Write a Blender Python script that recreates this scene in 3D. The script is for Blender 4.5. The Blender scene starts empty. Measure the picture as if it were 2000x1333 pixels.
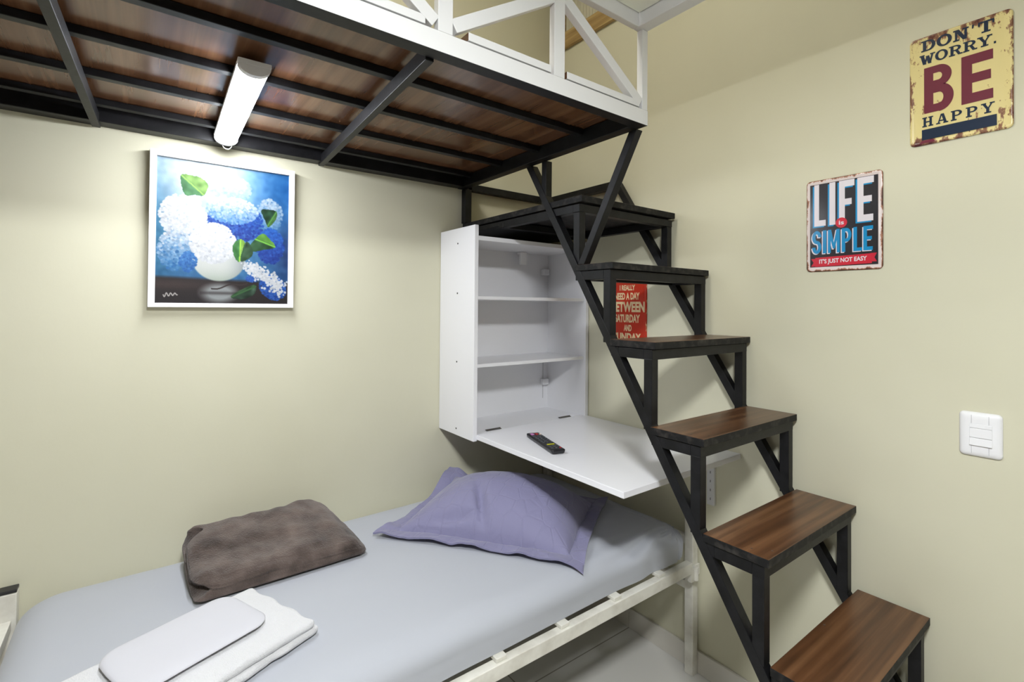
import bpy, bmesh, math, random
import numpy as np
from mathutils import Vector, Matrix, noise
from math import sin, cos, pi, radians, sqrt

scene = bpy.context.scene
COL = scene.collection
random.seed(7)

# ------------------------------------------------------------------ camera
F_ = Vector((0.60114046, 0.79904776, 0.0123623))
R_ = Vector((0.79902129, -0.6012471, 0.00817939))
U_ = Vector((-0.01396852, -0.00496078, 0.99989013))
cam_data = bpy.data.cameras.new('camera')
cam = bpy.data.objects.new('camera', cam_data)
COL.objects.link(cam)
cam.matrix_world = Matrix(((R_.x, U_.x, -F_.x, -1.7278), (R_.y, U_.y, -F_.y, -1.9636),
                           (R_.z, U_.z, -F_.z, 1.3910), (0, 0, 0, 1)))
cam_data.sensor_width = 36.0
cam_data.lens = 964.5 / 2000 * 36
cam_data.shift_y = -78.58 / 2000
cam_data.clip_start = 0.02
scene.camera = cam

# ------------------------------------------------------------------ world / exposure
world = bpy.data.worlds.new('world')
scene.world = world
world.use_nodes = True
world.node_tree.nodes['Background'].inputs[0].default_value = (0.8, 0.85, 1.0, 1)
world.node_tree.nodes['Background'].inputs[1].default_value = 0.05
scene.view_settings.view_transform = 'Standard'
scene.view_settings.look = 'None'
scene.view_settings.gamma = 1
scene.view_settings.use_curve_mapping = False
scene.view_settings.exposure = 0.0
LED_STRENGTH = 82.0         # batten lamp under the loft
ROOM_STRENGTH = 222.0        # round lamp on the low ceiling, out of frame
UP_FILL_STRENGTH = 80.0           # fill lamp added above the loft to brighten the upper wall, out of frame


# ------------------------------------------------------------------ helpers
def lin(r, g, b):
    f = lambda c: (c / 255 / 12.92) if c / 255 <= 0.04045 else ((c / 255 + 0.055) / 1.055) ** 2.4
    return (f(r), f(g), f(b), 1.0)


def new_mat(name, color, rough=0.5, metallic=0.0, spec=0.5, coat=0.0, sheen=0.0):
    m = bpy.data.materials.new(name)
    m.use_nodes = True
    b = m.node_tree.nodes['Principled BSDF']
    b.inputs['Base Color'].default_value = color
    b.inputs['Roughness'].default_value = rough
    b.inputs['Metallic'].default_value = metallic
    b.inputs['Specular IOR Level'].default_value = spec
    b.inputs['Coat Weight'].default_value = coat
    b.inputs['Sheen Weight'].default_value = sheen
    return m


def N(m, t, **kw):
    n = m.node_tree.nodes.new(t)
    for k, v in kw.items():
        setattr(n, k, v)
    return n


def L(m, a, b):
    m.node_tree.links.new(a, b)


def bsdf(m):
    return m.node_tree.nodes['Principled BSDF']


def tex_noise(m, scale, detail=4, rough=0.55, vec=None, stretch=None):
    tc = N(m, 'ShaderNodeTexCoord')
    src = tc.outputs['Object']
    if stretch:
        mp = N(m, 'ShaderNodeMapping')
        mp.inputs['Scale'].default_value = stretch
        L(m, src, mp.inputs['Vector'])
        src = mp.outputs['Vector']
    n = N(m, 'ShaderNodeTexNoise')
    n.inputs['Scale'].default_value = scale
    n.inputs['Detail'].default_value = detail
    n.inputs['Roughness'].default_value = rough
    L(m, src, n.inputs['Vector'])
    return n


def ramp(m, fac, stops):
    r = N(m, 'ShaderNodeValToRGB')
    el = r.color_ramp.elements
    while len(el) < len(stops):
        el.new(0.5)
    for e, (p, c) in zip(el, stops):
        e.position = p
        e.color = c
    L(m, fac, r.inputs['Fac'])
    return r


def add_bump(m, height, strength, dist=0.01):
    bp = N(m, 'ShaderNodeBump')
    bp.inputs['Strength'].default_value = strength
    bp.inputs['Distance'].default_value = dist
    L(m, height, bp.inputs['Height'])
    prev = bsdf(m).inputs['Normal'].links
    if prev:
        L(m, prev[0].from_socket, bp.inputs['Normal'])
    L(m, bp.outputs['Normal'], bsdf(m).inputs['Normal'])
    return bp


def noise_color(m, scale, c0, c1, lo=0.35, hi=0.65, detail=4, stretch=None):
    n = tex_noise(m, scale, detail, stretch=stretch)
    r = ramp(m, n.outputs['Fac'], [(lo, c0), (hi, c1)])
    L(m, r.outputs['Color'], bsdf(m).inputs['Base Color'])
    return n, r


class MB:
    """collects shapes into one mesh"""

    def __init__(self):
        self.bm = bmesh.new()
        self.mats = []

    def mi(self, m):
        if m not in self.mats:
            self.mats.append(m)
        return self.mats.index(m)

    def box(self, x0, x1, y0, y1, z0, z1, m=None, **facemats):
        i = self.mi(m) if m else 0
        P = [(x0, y0, z0), (x1, y0, z0), (x1, y1, z0), (x0, y1, z0), (x0, y0, z1), (x1, y0, z1), (x1, y1, z1), (x0, y1, z1)]
        v = [self.bm.verts.new(p) for p in P]
        Fs = {'zm': (3, 2, 1, 0), 'zp': (4, 5, 6, 7), 'ym': (0, 1, 5, 4), 'yp': (2, 3, 7, 6), 'xm': (3, 0, 4, 7), 'xp': (1, 2, 6, 5)}
        for k, q in Fs.items():
            f = self.bm.faces.new([v[j] for j in q])
            f.material_index = self.mi(facemats[k]) if k in facemats else i
        return self

    def bar(self, a, b, w, h, up=(0, 0, 1), m=None):
        """rectangular bar from a to b, w along side, h along up"""
        i = self.mi(m) if m else 0
        a, b = Vector(a), Vector(b)
        d = (b - a).normalized()
        u = Vector(up)
        s = d.cross(u).normalized()
        u = s.cross(d).normalized()
        v = []
        for p in (a, b):
            for sx, sy in ((-1, -1), (1, -1), (1, 1), (-1, 1)):
                v.append(self.bm.verts.new(p + s * (sx * w / 2) + u * (sy * h / 2)))
        for q in ((0, 1, 2, 3), (7, 6, 5, 4), (0, 4, 5, 1), (1, 5, 6, 2), (2, 6, 7, 3), (3, 7, 4, 0)):
            self.bm.faces.new([v[j] for j in q]).material_index = i
        return self

    def prism(self, pts, off, m=None):
        """closed polygon (3-D points) swept by vector off"""
        i = self.mi(m) if m else 0
        n = len(pts)
        off = Vector(off)
        a = [self.bm.verts.new(Vector(p)) for p in pts]
        b = [self.bm.verts.new(Vector(p) + off) for p in pts]
        self.bm.faces.new(a[::-1]).material_index = i
        self.bm.faces.new(b).material_index = i
        for k in range(n):
            self.bm.faces.new([a[k], a[(k + 1) % n], b[(k + 1) % n], b[k]]).material_index = i
        return self

    def rings(self, rings, m=None, cap0=True, cap1=True, closed=True):
        i = self.mi(m) if m else 0
        R = [[self.bm.verts.new(Vector(p)) for p in r] for r in rings]
        n = len(R[0])
        for a, b in zip(R[:-1], R[1:]):
            for k in range(n if closed else n - 1):
                self.bm.faces.new([a[k], a[(k + 1) % n], b[(k + 1) % n], b[k]]).material_index = i
        if cap0:
            self.bm.faces.new(R[0][::-1]).material_index = i
        if cap1:
            self.bm.faces.new(R[-1]).material_index = i
        return self

    def tube(self, pts, r, m=None, n=10):
        pts = [Vector(p) for p in pts]
        rings = []
        for k, p in enumerate(pts):
            d = (pts[min(k + 1, len(pts) - 1)] - pts[max(k - 1, 0)]).normalized()
            s = d.cross(Vector((0.13, 0.2, 0.97))).normalized()
            u = s.cross(d)
            rings.append([p + s * (r * cos(2 * pi * j / n)) + u * (r * sin(2 * pi * j / n)) for j in range(n)])
        return self.rings(rings, m)

    def cyl(self, c, axis, r, h, m=None, n=20):
        c, axis = Vector(c), Vector(axis).normalized()
        return self.tube([c, c + axis * h], r, m, n)

    def build(self, name, parent=None, mat=None, bevel=0.0, smooth=None, fix=True, seg=2):
        if fix:
            bmesh.ops.recalc_face_normals(self.bm, faces=self.bm.faces[:])
        me = bpy.data.meshes.new(name)
        self.bm.to_mesh(me)
        self.bm.free()
        mats = self.mats or [mat]
        for m in mats:
            me.materials.append(m)
        if smooth is not None:
            for p in me.polygons:
                p.use_smooth = True
            me.set_sharp_from_angle(angle=radians(smooth))
        o = bpy.data.objects.new(name, me)
        COL.objects.link(o)
        if parent:
            o.parent = parent
        if bevel:
            md = o.modifiers.new('bevel', 'BEVEL')
            md.width = bevel
            md.segments = seg
            md.limit_method = 'ANGLE'
            md.angle_limit = radians(40)
            md.harden_normals = False
        return o


def tag(o, label, cat, group=None):
    o['label'] = label
    o['category'] = cat
    if group:
        o['group'] = group
    return o


def thing(name, label, cat, group=None):
    o = bpy.data.objects.new(name, None)
    COL.objects.link(o)
    o.empty_display_size = 0.05
    return tag(o, label, cat, group)


def struct(o):
    o['kind'] = 'structure'
    return o


def B(name, parent, m, *a, bevel=0.0, **k):
    mb = MB()
    mb.box(*a, m=m, **k)
    return mb.build(name, parent, bevel=bevel)


def rounded_box(mb, lx, ly, lz, R, r, nx, ny, nz, m=None, Ry=None):
    """soft box centred on x,y with its base at z=0"""
    Ry = Ry or R
    i = mb.mi(m) if m else 0
    hx, hy, hz = lx / 2, ly / 2, lz / 2

    def lat(n, h, rr):
        e = max(3, n // 4)
        c = max(1, n - 2 * e)
        a = [-h + rr * (1 - cos(pi / 2 * k / e)) for k in range(e)]
        mid = [(-h + rr) + (2 * h - 2 * rr) * k / c for k in range(c + 1)]
        return a + mid + [-v for v in a[::-1]]
    X, Y, Z = lat(nx, hx, R), lat(ny, hy, Ry), lat(nz, hz, r)
    cache = {}

    def vert(x, y, z):
        k = (round(x, 6), round(y, 6), round(z, 6))
        if k in cache:
            return cache[k]
        cx = max(-hx + R, min(hx - R, x))
        cy = max(-hy + Ry, min(hy - Ry, y))
        cz = max(-hz + r, min(hz - r, z))
        d = Vector(((x - cx) / R, (y - cy) / Ry, (z - cz) / r))
        if d.length > 1e-9:
            d = d * (max(abs(d.x), abs(d.y), abs(d.z)) / d.length)
        p = Vector((cx + d.x * R, cy + d.y * Ry, cz + d.z * r + hz))
        cache[k] = mb.bm.verts.new(p)
        return cache[k]

    def sheet(A, Bv, f):
        for a0, a1 in zip(A[:-1], A[1:]):
            for b0, b1 in zip(Bv[:-1], Bv[1:]):
                vs = [vert(*f(a0, b0)), vert(*f(a1, b0)), vert(*f(a1, b1)), vert(*f(a0, b1))]
                if len(set(vs)) == 4:
                    try:
                        mb.bm.faces.new(vs).material_index = i
                    except ValueError:
                        pass
    sheet(X, Y, lambda a, b: (a, b, hz))
    sheet(X, Y, lambda a, b: (a, b, -hz))
    sheet(X, Z, lambda a, b: (a, -hy, b))
    sheet(X, Z, lambda a, b: (a, hy, b))
    sheet(Y, Z, lambda a, b: (-hx, a, b))
    sheet(Y, Z, lambda a, b: (hx, a, b))
    return mb


def fbm(p, s, o=3):
    return noise.fractal(Vector(p) * s, 1.0, 2.0, o)


def smooth01(a, b, x):
    t = max(0.0, min(1.0, (x - a) / (b - a)))
    return t * t * (3 - 2 * t)


# ------------------------------------------------------------------ materials
wall_m = new_mat('wall_paint', lin(212, 209, 186), 0.6, spec=0.15)
n_, r_ = noise_color(wall_m, 1.7, lin(209, 206, 182), lin(215, 212, 189), 0.3, 0.7, 3)
nb = tex_noise(wall_m, 60, 3)
add_bump(wall_m, nb.outputs['Fac'], 0.06, 0.004)

far_m = new_mat('darkened_unseen_wall', lin(120, 110, 96), 0.6)  # made-up dark finish for the unseen walls, cuts bounced light to deepen shadows
noise_color(far_m, 3, lin(112, 102, 88), lin(126, 116, 102))

ceil_m = new_mat('ceiling_paint', lin(238, 240, 226), 0.6, spec=0.2)
nb = tex_noise(ceil_m, 45, 3)
add_bump(ceil_m, nb.outputs['Fac'], 0.05, 0.004)

black_m = new_mat('black_metal_paint', lin(20, 20, 22), 0.45, spec=0.3)
n_, r_ = noise_color(black_m, 26, lin(12, 12, 14), lin(26, 26, 29), 0.4, 0.75, 6)
nb = tex_noise(black_m, 90, 4)
add_bump(black_m, nb.outputs['Fac'], 0.12, 0.002)

edge_m = new_mat('worn_black_edge', lin(30, 29, 30), 0.6, spec=0.25)
n_, r_ = noise_color(edge_m, 40, lin(20, 20, 21), lin(70, 66, 62), 0.48, 0.85, 8)

white_metal_m = new_mat('white_metal_paint', lin(218, 218, 218), 0.35, spec=0.5)
nb = tex_noise(white_metal_m, 30, 3)
add_bump(white_metal_m, nb.outputs['Fac'], 0.05, 0.003)

bed_metal_m = new_mat('aged_white_metal', lin(222, 219, 208), 0.45, spec=0.4)
n_, r_ = noise_color(bed_metal_m, 14, lin(206, 202, 190), lin(232, 230, 220), 0.3, 0.6, 6)

mdf_m = new_mat('white_laminate', lin(238, 238, 241), 0.3, spec=0.5)
desk_m = new_mat('white_gloss_laminate', lin(236, 236, 240), 0.16, spec=0.5)
plastic_m = new_mat('white_plastic', lin(240, 240, 242), 0.35)
hinge_m = new_mat('hinge_metal', lin(120, 118, 116), 0.35, metallic=0.9)
dark_m = new_mat('dark_plastic', lin(26, 26, 30), 0.35)
groove_m = new_mat('shallow_groove', lin(190, 190, 194), 0.5)
hole_m = new_mat('dark_hole', lin(20, 20, 20), 0.8)


def wood_mat(name, c_dark, c_mid, c_light, axis, rough, seam=None, wave=1.0):
    m = new_mat(name, c_mid, rough, spec=0.5)
    st = {'x': (0.3, 9, 9), 'y': (9, 0.3, 9)}[axis]
    n = tex_noise(m, 5.5 * wave, 4, 0.55, stretch=st)
    r = ramp(m, n.outputs['Fac'], [(0.25, c_dark), (0.5, c_mid), (0.78, c_light)])
    n2 = tex_noise(m, 40, 2, 0.5, stretch={'x': (0.06, 5, 5), 'y': (5, 0.06, 5)}[axis])
    r2 = ramp(m, n2.outputs['Fac'], [(0.3, (0.8, 0.8, 0.8, 1)), (0.65, (1, 1, 1, 1))])
    mx = N(m, 'ShaderNodeMix', data_type='RGBA', blend_type='MULTIPLY')
    mx.inputs['Factor'].default_value = 0.6
    L(m, r.outputs['Color'], mx.inputs['A'])
    L(m, r2.outputs['Color'], mx.inputs['B'])
    out = mx.outputs['Result']
    if seam:
        # pale printed plank joints across the other axis
        tc = N(m, 'ShaderNodeTexCoord')
        sp = N(m, 'ShaderNodeSeparateXYZ')
        L(m, tc.outputs['Object'], sp.inputs[0])
        mo = N(m, 'ShaderNodeMath', operation='PINGPONG')
        mo.inputs[1].default_value = seam
        L(m, sp.outputs['Y' if axis == 'x' else 'X'], mo.inputs[0])
        rs = ramp(m, mo.outputs[0], [(0.0, (1, 1, 1, 1)), (0.012, (0, 0, 0, 1))])
        m2 = N(m, 'ShaderNodeMix', data_type='RGBA', blend_type='MIX')
        sc = N(m, 'ShaderNodeMath', operation='MULTIPLY')
        sc.inputs[1].default_value = 0.55
        L(m, rs.outputs['Color'], sc.inputs[0])
        L(m, sc.outputs[0], m2.inputs['Factor'])
        L(m, out, m2.inputs['A'])
        m2.inputs['B'].default_value = c_light
        out = m2.outputs['Result']
    L(m, out, bsdf(m).inputs['Base Color'])
    return m


tread_m = wood_mat('walnut_laminate', lin(60, 36, 20), lin(92, 60, 37), lin(126, 90, 60), 'x', 0.3, seam=0.09)
deck_m = wood_mat('brown_deck_board', lin(78, 50, 32), lin(97, 66, 45), lin(122, 89, 64), 'y', 0.22, seam=0.16, wave=0.6)
sill_m = wood_mat('varnished_pine', lin(140, 110, 66), lin(178, 148, 96), lin(204, 178, 124), 'y', 0.45)

floor_m = new_mat('floor_tile', lin(214, 212, 206), 0.2, spec=0.5)
tc = N(floor_m, 'ShaderNodeTexCoord')
mp = N(floor_m, 'ShaderNodeMapping')
mp.inputs['Location'].default_value = (0.0, 0.5455, 0)
L(floor_m, tc.outputs['Object'], mp.inputs['Vector'])
br = N(floor_m, 'ShaderNodeTexBrick')
br.offset = 0.0
br.inputs['Scale'].default_value = 1.0
br.inputs['Mortar Size'].default_value = 0.0025
br.inputs['Brick Width'].default_value = 0.6
br.inputs['Row Height'].default_value = 0.6
br.inputs['Color1'].default_value = lin(216, 214, 208)
br.inputs['Color2'].default_value = lin(210, 208, 202)
br.inputs['Mortar'].default_value = lin(150, 145, 135)
L(floor_m, mp.outputs['Vector'], br.inputs['Vector'])
L(floor_m, br.outputs['Color'], bsdf(floor_m).inputs['Base Color'])

sheet_m = new_mat('blue_grey_sheet', lin(177, 180, 187), 0.8, spec=0.15, sheen=0.15)
nb = tex_noise(sheet_m, 500, 2)
add_bump(sheet_m, nb.outputs['Fac'], 0.06, 0.001)

fur_m = new_mat('plush_taupe', lin(110, 96, 90), 0.95, spec=0.05, sheen=0.25)
n_, r_ = noise_color(fur_m, 11, lin(62, 53, 49), lin(118, 104, 97), 0.3, 0.72, 6)
bsdf(fur_m).inputs['Sheen Roughness'].default_value = 0.5
nb = tex_noise(fur_m, 260, 4)
add_bump(fur_m, nb.outputs['Fac'], 0.8, 0.006)
nb = tex_noise(fur_m, 30, 5, 0.6)
add_bump(fur_m, nb.outputs['Fac'], 0.4, 0.01)

terry_m = new_mat('white_terry', lin(218, 218, 220), 0.95, spec=0.05, sheen=0.3)
nb = tex_noise(terry_m, 420, 3)
add_bump(terry_m, nb.outputs['Fac'], 0.7, 0.004)
nb = tex_noise(terry_m, 70, 3, 0.6)
add_bump(terry_m, nb.outputs['Fac'], 0.35, 0.006)
hand_m = new_mat('smooth_white_cotton', lin(200, 200, 206), 0.9, spec=0.05, sheen=0.2)
nb = tex_noise(hand_m, 700, 2)
add_bump(hand_m, nb.outputs['Fac'], 0.2, 0.001)

lilac_m = new_mat('lilac_quilt', lin(131, 129, 160), 0.65, spec=0.25, sheen=0.25)


def emit_mat(name, color, strength):
    m = new_mat(name, (0.9, 0.9, 0.9, 1), 0.4)
    bsdf(m).inputs['Emission Color'].default_value = color
    bsdf(m).inputs['Emission Strength'].default_value = strength
    return m


led_m = emit_mat('led_diffuser', (0.92, 0.95, 1.0, 1), LED_STRENGTH)
room_m = emit_mat('room_lamp_diffuser', (0.95, 0.975, 1.0, 1), ROOM_STRENGTH)
up_m = emit_mat('upper_fill_diffuser', (1.0, 0.95, 0.85, 1), UP_FILL_STRENGTH)

# ------------------------------------------------------------------ setting
XL, YB, ZT = -3.4, -4.0, 3.3
SLAB = 2.247
struct(B('floor', None, floor_m, XL, 0, YB, 0, -0.1, 0))
struct(B('wall_back', None, wall_m, XL - 0.1, 0.1, 0, 0.1, 0, ZT))
struct(B('wall_right', None, wall_m, 0, 0.1, YB, 0, 0, ZT))
struct(B('wall_left', None, far_m, XL - 0.1, XL, YB, 0, 0, ZT))
struct(B('wall_front', None, far_m, XL - 0.1, 0.1, YB - 0.1, YB, 0, ZT))
struct(B('ceiling', None, ceil_m, XL - 0.1, 0.1, YB - 0.1, 0.1, ZT, ZT + 0.1))
o = struct(B('ceiling_lower', None, ceil_m, XL, -0.581, YB, -1.043, SLAB + 0.003, SLAB + 0.1))
# white steel edge of the low ceiling: one tube along the loft, one beside the stair opening
struct(B('trim_1', None, white_metal_m, XL, -0.5785, -1.0395, -1.0185, 2.212, SLAB + 0.02, bevel=0.002))
struct(B('trim_2', None, white_metal_m, -0.578, -0.536, YB, -1.0185, 2.212, SLAB + 0.02, bevel=0.002))
tile_b = new_mat('baseboard_tile', lin(212, 208, 198), 0.3)
struct(B('baseboard_back', None, tile_b, XL, -0.0115, -0.0115, -0.0005, 0.0, 0.083, bevel=0.002))
mb = MB()
for y1, y0 in ((-0.0005, -0.5448), (-0.5462, -1.145), (-1.1464, -1.745), (-1.7464, YB)):
    mb.box(-0.0112, -0.0005, y0, y1, 0, 0.083, m=tile_b)
struct(mb.build('baseboard_right', None, bevel=0.0015))

# window high on the right wall, seen through the white railing
win = thing('window_1', 'wooden window frame high above the staircase, seen behind the white railing', 'window')
win['kind'] = 'structure'
pane_m = new_mat('striped_panel', lin(200, 196, 176), 0.5)
mb = MB()
mb.box(-0.02, -0.0008, -0.80, -0.03, 2.712, 2.795, m=sill_m)
mb.box(-0.016, -0.0008, -0.113, -0.05, 2.795, 3.2, m=sill_m)
mb.box(-0.016, -0.0008, -0.80, -0.74, 2.795, 3.2, m=sill_m)
mb.build('frame', win, bevel=0.003)
mb = MB()
for k in range(30):
    y = -0.119 - k * 0.0205
    mb.box(-0.007, -0.001, y - 0.019, y, 2.795, 3.2, m=pane_m)
mb.build('pane', win)

# ------------------------------------------------------------------ loft platform
loft = thing('loft_platform', 'steel framed loft with brown wooden deck and white railing above the bed', 'loft')
LX0 = -2.6
EX = -0.5335
# outer beam, white on its face, black beneath
mb = MB()
mb.box(LX0, EX, -1.039, -1.001, 1.931, 1.975, m=white_metal_m, zm=black_m, yp=black_m)
mb.build('front_beam', loft, bevel=0.0015)
B('wall_beam', loft, black_m, LX0, EX - 0.038, -0.055, -0.001, 1.933, 1.979, bevel=0.002)
B('end_beam', loft, black_m, EX - 0.037, EX, -1.0, -0.001, 1.931, 1.979, bevel=0.002)
for y in (-0.795, -0.572, -0.34, -0.118):
    B('joist', loft, black_m, LX0, EX - 0.038, y - 0.012, y + 0.012, 1.9605, 1.979, bevel=0.0015)
for xa, xb in ((-1.232, -1.182), (-1.882, -1.842)):
    mb = MB()
    mb.bar((xa, -1.0, 1.9425), (xb, -0.012, 1.9425), 0.02, 0.0345, m=black_m)
    mb.build('cross_beam', loft, bevel=0.0015)
# deck: board with its front edge painted white, notched round the posts
mb = MB()
mb.box(LX0, EX + 0.0, -0.995, -0.001, 1.9805, 2.003, m=deck_m)
mb.build('deck_board', loft, bevel=0.001)
posts = [-0.5475, -0.8865, -1.215, -1.545, -1.875, -2.205]
edges = [(-0.570, -0.860), (-0.913, -1.157), (-1.262, -1.515), (-1.575, -1.845), (-1.905, -2.175), (-2.235, -2.55)]
for x1, x0 in edges:
    B('deck_edge', loft, white_metal_m, x0, x1, -1.0372, -0.9955, 1.9795, 1.998, bevel=0.001, xm=deck_m, xp=deck_m)
for k, x in enumerate(posts):
    w = 0.0125 if k == 0 else 0.0180
    B('railing_post', loft, white_metal_m, x - w, x + w, -1.0385, -1.0185, 1.9752, 2.2115, bevel=0.0015)
for k in range(5):
    xr, xl = posts[k] - (0.0135 if k == 0 else 0.019), posts[k + 1] + 0.019
    if k % 2 == 0:     # high end on the left post
        a, b = (xl + 0.004, -1.0275, 2.185), (xr - 0.004, -1.0275, 1.993)
    else:
        a, b = (xl + 0.002, -1.0275, 1.998), (xr - 0.0, -1.0275, 2.176)
    mb = MB()
    mb.bar(a, b, 0.0205, 0.030, up=(0, 0, 1), m=white_metal_m)
    mb.build('railing_brace', loft, bevel=0.0012)

# ------------------------------------------------------------------ staircase
st = thing('staircase', 'steep black steel staircase with walnut treads climbing against the right wall', 'staircase')
TL, TR = -0.547, -0.012
TW = 0.030
SB = 0.009               # the frame sits back from the tread's nose
TY = [-1.735, -1.570, -1.398, -1.2312, -1.0765, -0.9165, -0.7716]
TZ = [0.316, 0.5601, 0.8051, 1.0487, 1.2926, 1.535, 1.7726]
TD = 0.166
BT = 0.021


def tread(y0, y1, z, x0=TL - 0.003, x1=TR):
    mb = MB()
    mb.box(x0, x1, y0 - 0.003, y1, z - BT, z, m=edge_m, zp=tread_m)
    return mb.build('tread', st, bevel=0.0015)


def frame(y0, y1, z, name='step_frame'):
    z1 = z - BT - 0.0015
    z0 = z1 - 0.030
    y0 = y0 + SB
    l, r = TL + 0.0015, TR - 0.0015
    mb = MB()
    mb.box(l, r, y0, y0 + TW, z0, z1, m=black_m)
    mb.box(l, r, y1 - TW, y1, z0, z1, m=black_m)
    mb.box(l, l + TW, y0 + TW, y1 - TW, z0, z1, m=black_m)
    mb.box(r - TW, r, y0 + TW, y1 - TW, z0, z1, m=black_m)
    return mb.build(name, st, bevel=0.0015)


for k in range(6):
    t = tread(TY[k], TY[k] + TD, TZ[k])
    for sx, sy in ((0.022, 0.05), (0.05, 0.014), (0.27, 0.155)):
        mb = MB()
        mb.cyl((TL + sx, TY[k] + sy, TZ[k] - 0.001), (0, 0, 1), 0.0028, 0.0014, m=hinge_m, n=10)
        mb.build('screw', t)
    frame(TY[k], TY[k] + TD, TZ[k])
# landing at the top, reaching back to the wall
mb = MB()
mb.box(TL + 0.004, TR - 0.006, -0.775, -0.004, 1.7726 - 0.0225, 1.7726, m=edge_m, zp=tread_m)
mb.build('landing_board', st, bevel=0.0015)
mb = MB()
z0, z1 = 1.7175, 1.7450
mb.box(TL + 0.006, TR - 0.008, -0.7716 + SB, -0.7716 + SB + TW, z0, z1, m=black_m)
mb.box(TL + 0.006, TR - 0.008, -0.29 - TW, -0.29, z0, z1, m=black_m)
mb.box(TL + 0.006, TL + 0.006 + TW, -0.7716 + SB + TW, -0.29 - TW, z0, z1, m=black_m)
mb.box(TR - 0.008 - TW, TR - 0.008, -0.7716 + SB + TW, -0.29 - TW, z0, z1, m=black_m)
mb.box(TL + 0.006, TL + 0.006 + TW, -0.29, -0.004, 1.726, z1, m=black_m)
mb.box(TR - 0.008 - TW, TR - 0.008, -0.29, -0.004, 1.726, z1, m=black_m)
mb.box(TL + 0.03, TR - 0.03, -0.288, -0.004, 1.727, 1.7450, m=black_m)
mb.build('landing_frame', st, bevel=0.0015)
# upright posts between a step and the one above
for k in range(0, 7):
    zt = (TZ[k] - BT - 0.029) if k < 6 else z0 - 0.0005
    zb = (TZ[k - 1] - 0.012) if k > 0 else 0.0
    y = TY[k] + SB + 0.0004
    for s, x in (('l', TL + 0.0008), ('r', TR - TW - 0.0008)):
        if k == 6:
            x = x + (0.006 if s == 'l' else -0.008)
        mb = MB()
        mb.box(x, x + TW - 0.0012, y, y + TW - 0.001, zb, zt, m=black_m)
        mb.build('post', st, bevel=0.0015)
# stringers
for x in (TL, TR - TW):
    yc = lambda z: -0.5055 + (z - 1.912) / 1.578
    d = 0.0168
    zb = 0.0
    zt = 1.929 if x < -0.2 else 1.95
    pts = [(x, yc(zb) - d, zb), (x, yc(zb) + d, zb), (x, yc(zt) + d, zt), (x, yc(zt) - d, zt)]
    mb = MB()
    mb.prism(pts, (TW, 0, 0), m=black_m)
    mb.build('stringer', st, bevel=0.0015)
# brace from the loft corner to the fifth step
mb = MB()
mb.prism([(TL + 0.001, -1.008, 1.9285), (TL + 0.001, -0.978, 1.9285), (TL + 0.001, -0.761, 1.5358), (TL + 0.001, -0.791, 1.5358)], (TW - 0.002, 0, 0), m=black_m)
mb.build('brace', st, bevel=0.0015)
# upright from the landing to the loft, and the upper frame against the walls
B('upright', st, black_m, TL + 0.002, TL + TW, -0.594, -0.568, 1.7732, 1.9295, bevel=0.0015)
B('corner_post', st, black_m, TL - 0.002, TL + 0.032, -0.036, -0.003, 1.7732, 1.9295, bevel=0.0015)
B('wall_rail', st, black_m, TL + 0.034, -0.053, -0.034, -0.003, 1.925, 1.957, bevel=0.0015)
B('side_rail', st, black_m, -0.05, -0.015, -0.47, -0.003, 1.925, 1.957, bevel=0.0015)

# ------------------------------------------------------------------ wall cabinet with fold-down desk
cab = thing('wall_cabinet', 'open white wall cabinet with shelves and lowered desk flap in the corner', 'cabinet')
CX0, CX1, CD, CB = -0.6546, -0.004, -0.2857, 0.848
PT = 0.018
side = MB()
side.box(CX0, CX0 + PT, CD, -0.002, CB, 1.7228, m=mdf_m)
side_o = side.build('side_panel', cab, bevel=0.0012)
B('side_panel', cab, mdf_m, CX1 - PT, CX1, CD, -0.002, CB, 1.706, bevel=0.0012)
B('back_panel', cab, mdf_m, CX0 + PT, CX1 - PT, -0.008, -0.002, CB + 0.002, 1.70)
B('top_panel', cab, mdf_m, CX0 + PT, CX1 - PT, CD + 0.004, -0.0085, 1.662, 1.68, bevel=0.001)
B('bottom_panel', cab, mdf_m, CX0 + PT, CX1 - PT, CD + 0.03, -0.0085, CB + 0.003, CB + 0.021, bevel=0.001)
for z in (1.434, 1.156):
    B('shelf', cab, mdf_m, CX0 + PT + 0.0005, CX1 - PT - 0.0005, CD + 0.012, -0.0085, z - 0.014, z, bevel=0.001)
for z in (1.658, 1.447, 1.157, 0.876):
    mb = MB()
    mb.cyl((CX0 - 0.0012, -0.152, z), (1, 0, 0), 0.0035, 0.002, m=dark_m, n=12)
    mb.build('screw_cap', cab)
for x, y, z, w, h in ((-0.045, -0.02, 1.572, 0.05, 0.03), (-0.045, -0.02, 1.006, 0.05, 0.03)):
    B('corner_bracket', cab, plastic_m, x - w / 2, x + 0.012, y - 0.012, y + 0.0115, z - h / 2, z + h / 2, bevel=0.002)
mb = MB()
mb.box(-0.245, -0.205, -0.06, -0.05, 1.598, 1.6612, m=plastic_m)
mb.box(-0.245, -0.205, -0.05, -0.03, 1.65, 1.6612, m=plastic_m)
mb.build('corner_bracket', cab, bevel=0.002)
seam = MB()
seam.box(-0.0535, -0.0518, -0.0088, -0.0082, 0.92, 1.14, m=hinge_m)
seam.build('back_seam', cab)
desk = MB()
desk.box(CX0 + 0.017, -0.006, CD - 0.757, CD + 0.028, CB + 0.006, CB + 0.025, m=desk_m)
desk_o = desk.build('fold_down_desk', cab, bevel=0.0015)
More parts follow.
